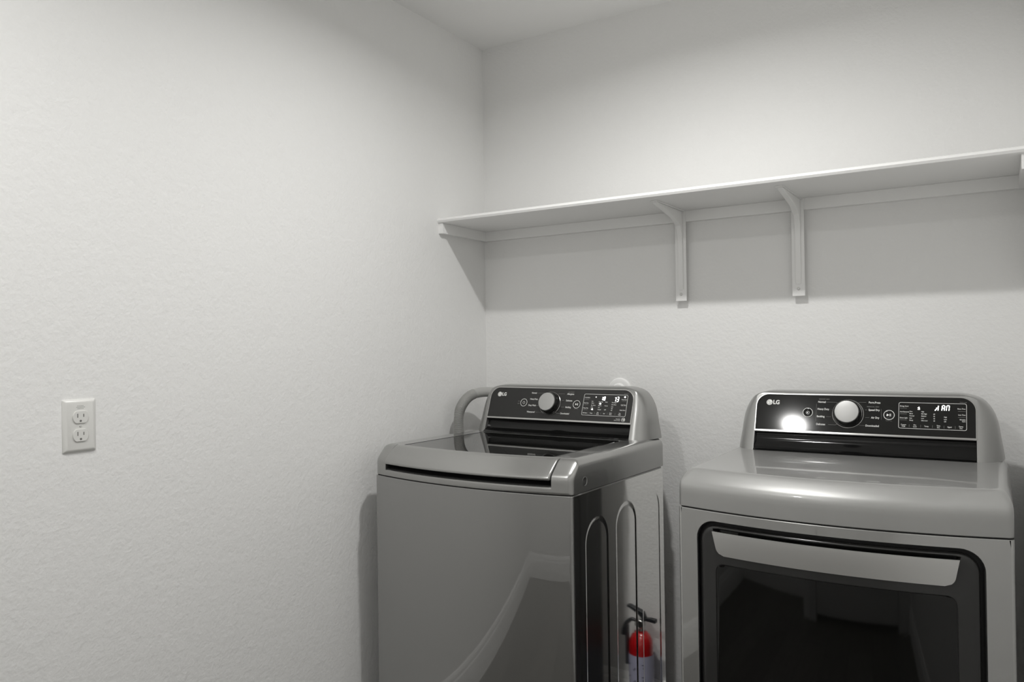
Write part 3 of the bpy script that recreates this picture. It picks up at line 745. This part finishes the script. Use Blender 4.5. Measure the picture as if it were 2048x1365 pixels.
# window outline sits lower than a plain offset: x .097..., top z .763
WA, WHh, WR = MW / 2 - .0975, (.763 - .235) / 2, .020; WZ = (.763 + .235) / 2
def wring(d): return rrect(WA - d, WHh - d, max(WR - d, .003), 8, HCX, WZ, 120)
last = dring(offs[-1]); wr0 = wring(0)
for t in (.15, .3, .45, .6, .75, .9, 1.):
    rings.append([Vector((lerp(a[0], b[0], t), door_y(lerp(a[0], b[0], t), lerp(a[1], b[1], t), .05), lerp(a[1], b[1], t))) for a, b in zip(last, wr0)])
rings.append([Vector((x, door_y(x, z, .05) + .0020, z)) for x, z in wring(.0003)])
rings.append([Vector((x, door_y(x, z, .05) + .0020, z)) for x, z in wring(.0016)])
v, f = loft(rings, True, False, False)
dr = mesh('door', v, f, DOORG, dryer, ang=42)
rings = [[Vector((x, door_y(x, z, .05) + .003, z)) for x, z in wring(.0018)], [Vector((x, door_y(x, z, .05) + .0004, z)) for x, z in wring(.0018)]]
for d in (.0026, .008, .02, .04, .07, .11, .15, .19, .225, .24):
    rings.append([Vector((x, bulge(x, DB) - .0015 + .008 * max(0, 1 - ((x - MW / 2) / (WA - .0018)) ** 2), z)) for x, z in wring(d)])
v, f = loft(rings, True, True, True); mesh('door_window', v, f, WINDOW, dr, ang=40)
# pocket back wall visible behind the handle is part of the door; silver handle plate
hn = 40; top = .8375; bot = .7825
rows = []
for k in range(13):
    z = lerp(top, bot, k / 12); tz = (top - z) / (top - bot)
    x0 = .0925 + .011 * tz; 
    if tz > .70: x0 += .016 * (1 - math.sqrt(max(0, 1 - ((tz - .70) / .30) ** 2)))
    rows.append([Vector((x0 + (MW - 2 * x0) * q / hn, 0, z)) for q in range(hn + 1)])
def hy(p, off): return Vector((p.x, bulge(p.x, DB) + off, p.z))
outer = [[hy(p, -.0125 + .0060 * ((top - p.z) / (top - bot)) ** 1.3) for p in r] for r in rows]; inner = [[hy(p, -.0095 + .0060 * ((top - p.z) / (top - bot)) ** 1.3) for p in r] for r in rows]
V = []; Fq = []
m1 = hn + 1
for r in outer: V += r
for r in inner: V += r
N = 13 * m1
for a in range(12):
    for b in range(hn):
        Fq.append((a * m1 + b, a * m1 + b + 1, (a + 1) * m1 + b + 1, (a + 1) * m1 + b)); Fq.append((N + a * m1 + b, N + (a + 1) * m1 + b, N + (a + 1) * m1 + b + 1, N + a * m1 + b + 1))
for b in range(hn): Fq.append((b, N + b, N + b + 1, b + 1)); Fq.append((12 * m1 + b, 12 * m1 + b + 1, N + 12 * m1 + b + 1, N + 12 * m1 + b))
for a in range(12): Fq.append((a * m1, (a + 1) * m1, N + (a + 1) * m1, N + a * m1)); Fq.append((a * m1 + hn, N + a * m1 + hn, N + (a + 1) * m1 + hn, (a + 1) * m1 + hn))
lab(mesh('door_handle', V, Fq, HANDLE, dr, ang=40), 'silver handle strip')
side_panel(0, dryer, DC, DS, -1, .0058 + bulge(.006, DB), DSIDE); side_panel(MW, dryer, DC, DS, 1, .0058 + bulge(.006, DB), DSIDE)
# top cover
fp = [(.0012, .0008, DS + .0015), (0, 0, DS + .0027), (0, 0, .915), (.0005, 0, .926), (.002, 0, .934), (.005, .0004, .9405), (.010, .0012, .946), (.020, .004, .954), (.032, .0085, .9625), (.041, .013, .968), (.047, .018, .9705), (.053, .024, .9718), (.0545, .0255, .97182)]
rings = [outline(z, DD, DB, fi, si, .014 + si * .5) for fi, si, z in fp]
for r, (fi, si, z) in zip(rings, fp):
    for p in r[-2:]: pass
v, f = loft(rings, True, True, True); mesh('top_cover', v, f, COVER, dryer, ang=40)
console(dryer, .449, 1.028, .9713, .548, PANELD, 'dryer')

# ------------------------------------------------------------------ fire extinguisher, seen mirrored in the washer's side
ext = thing('fire_extinguisher', 'small red fire extinguisher with black lever, seen mirrored in the washer side panel', 'fire extinguisher', (.9460, -.0800, 0))
v, f = lathe([(.036, .0), (.040, .004), (.041, .010), (.041, .262), (.0405, .275), (.0375, .290), (.031, .304), (.022, .314), (.014, .319), (0, .320)], (0, 0, 0), (0, 0, 1), 48); mesh('cylinder', v, f, RED, ext)
v, f = lathe([(.0414, .030), (.0416, .031), (.0416, .243), (.0414, .244)], (0, 0, 0), (0, 0, 1), 48)
lb_ = mesh('label_wrap', loft([[Vector((.0416 * math.cos(2 * PI * k / 48), .0416 * math.sin(2 * PI * k / 48), z)) for k in range(48)] for z in (.030, .244)])[0], loft([[Vector((.0416 * math.cos(2 * PI * k / 48), .0416 * math.sin(2 * PI * k / 48), z)) for k in range(48)] for z in (.030, .244)])[1], LABEL, ext)
bm = bmesh.new()
def wrap(x, z, r=.0420): th = -PI / 2 + x / .0416; return Vector((r * math.cos(th), r * math.sin(th), z))
def stroke(pts, wd=.0034):
    for (a, b), (c, d) in zip(pts[:-1], pts[1:]):
        e = Vector((c - a, d - b)).normalized(); q = Vector((-e.y, e.x)) * wd / 2
        vv = [bm.verts.new(wrap(a + q.x, b + q.y)), bm.verts.new(wrap(c + q.x, d + q.y)), bm.verts.new(wrap(c - q.x, d - q.y)), bm.verts.new(wrap(a - q.x, b - q.y))]; bm.faces.new(vv)
for zc in (.212, .172, .134, .096):
    stroke([(-.022 + .006 * math.cos(t), zc + .006 * math.sin(t)) for t in [PI * .3 + k * PI * 1.2 / 8 for k in range(9)]])
    stroke([(.0 + .008 * k / 4, zc - .012 + .005 * math.sin(k * 1.6)) for k in range(5)], .0024)
    stroke([(.024, zc + .004), (.030, zc - .004)], .0036)
for k in range(9): stroke([(-.012, .150 - k * .006), (.016, .150 - k * .006)], .0008)
flat('label_marks', bm, INK, lb_)
v, f = lathe([(.013, .316), (.013, .334), (.016, .336), (.016, .352), (.010, .356), (0, .356)], (0, 0, 0), (0, 0, 1), 32); mesh('valve', v, f, CHROME, ext)
bm = bmesh.new(); v, f = lathe([(.0145, .014), (.0145, .024), (.0125, .026), (.0115, .0245), (0, .0245)], (-.004, 0, .346), (0, -1, 0), 32); add(bm, v, f); bmo('pressure_gauge', bm, CHROME, ext)
def strip(name, path, w, t, m):
    """flat bent strip: path in x,z; width along y"""
    P_ = [Vector((a, 0, b)) for a, b in path]; rings = []
    for i, p in enumerate(P_):
        d = (P_[min(i + 1, len(P_) - 1)] - P_[max(i - 1, 0)]).normalized(); nn = Vector((-d.z, 0, d.x)) * (t[i] if isinstance(t, list) else t) / 2
        rings.append([p + nn + Vector((0, -w / 2, 0)), p + nn + Vector((0, w / 2, 0)), p - nn + Vector((0, w / 2, 0)), p - nn + Vector((0, -w / 2, 0))])
    v, f = loft(rings, True, True, True); o = mesh(name, v, f, m, ext, 25)
    b = o.modifiers.new('b', 'BEVEL'); b.width = .0015; b.segments = 2; b.limit_method = 'ANGLE'; return o
strip('operating_lever', [(.047, .394), (.038, .393), (.016, .384), (-.004, .374), (-.013, .360), (-.013, .352)], .020, [.008, .009, .011, .020, .014, .008], DKPLASTIC)
strip('carry_handle', [(.004, .352), (-.020, .359), (-.040, .3600), (-.058, .3590)], .018, [.006, .009, .012, .012], DKPLASTIC)
v, f = tube(catmull([(.012, 0, .345), (.032, -.004, .350), (.050, -.006, .334), (.060, -.006, .310), (.063, -.006, .294)], 8), lambda i: .0055 + .0022 * min(1, i / 20), 14); mesh('nozzle', v, f, DKPLASTIC, ext)
boxo('pull_strap', (.0425, .0525, -.016, .000, .198, .330), DKPLASTIC, ext, bev=.003)
boxo('safety_tag', (.014, .024, -.020, -.018, .312, .350), PLATE, ext, bev=.0008)
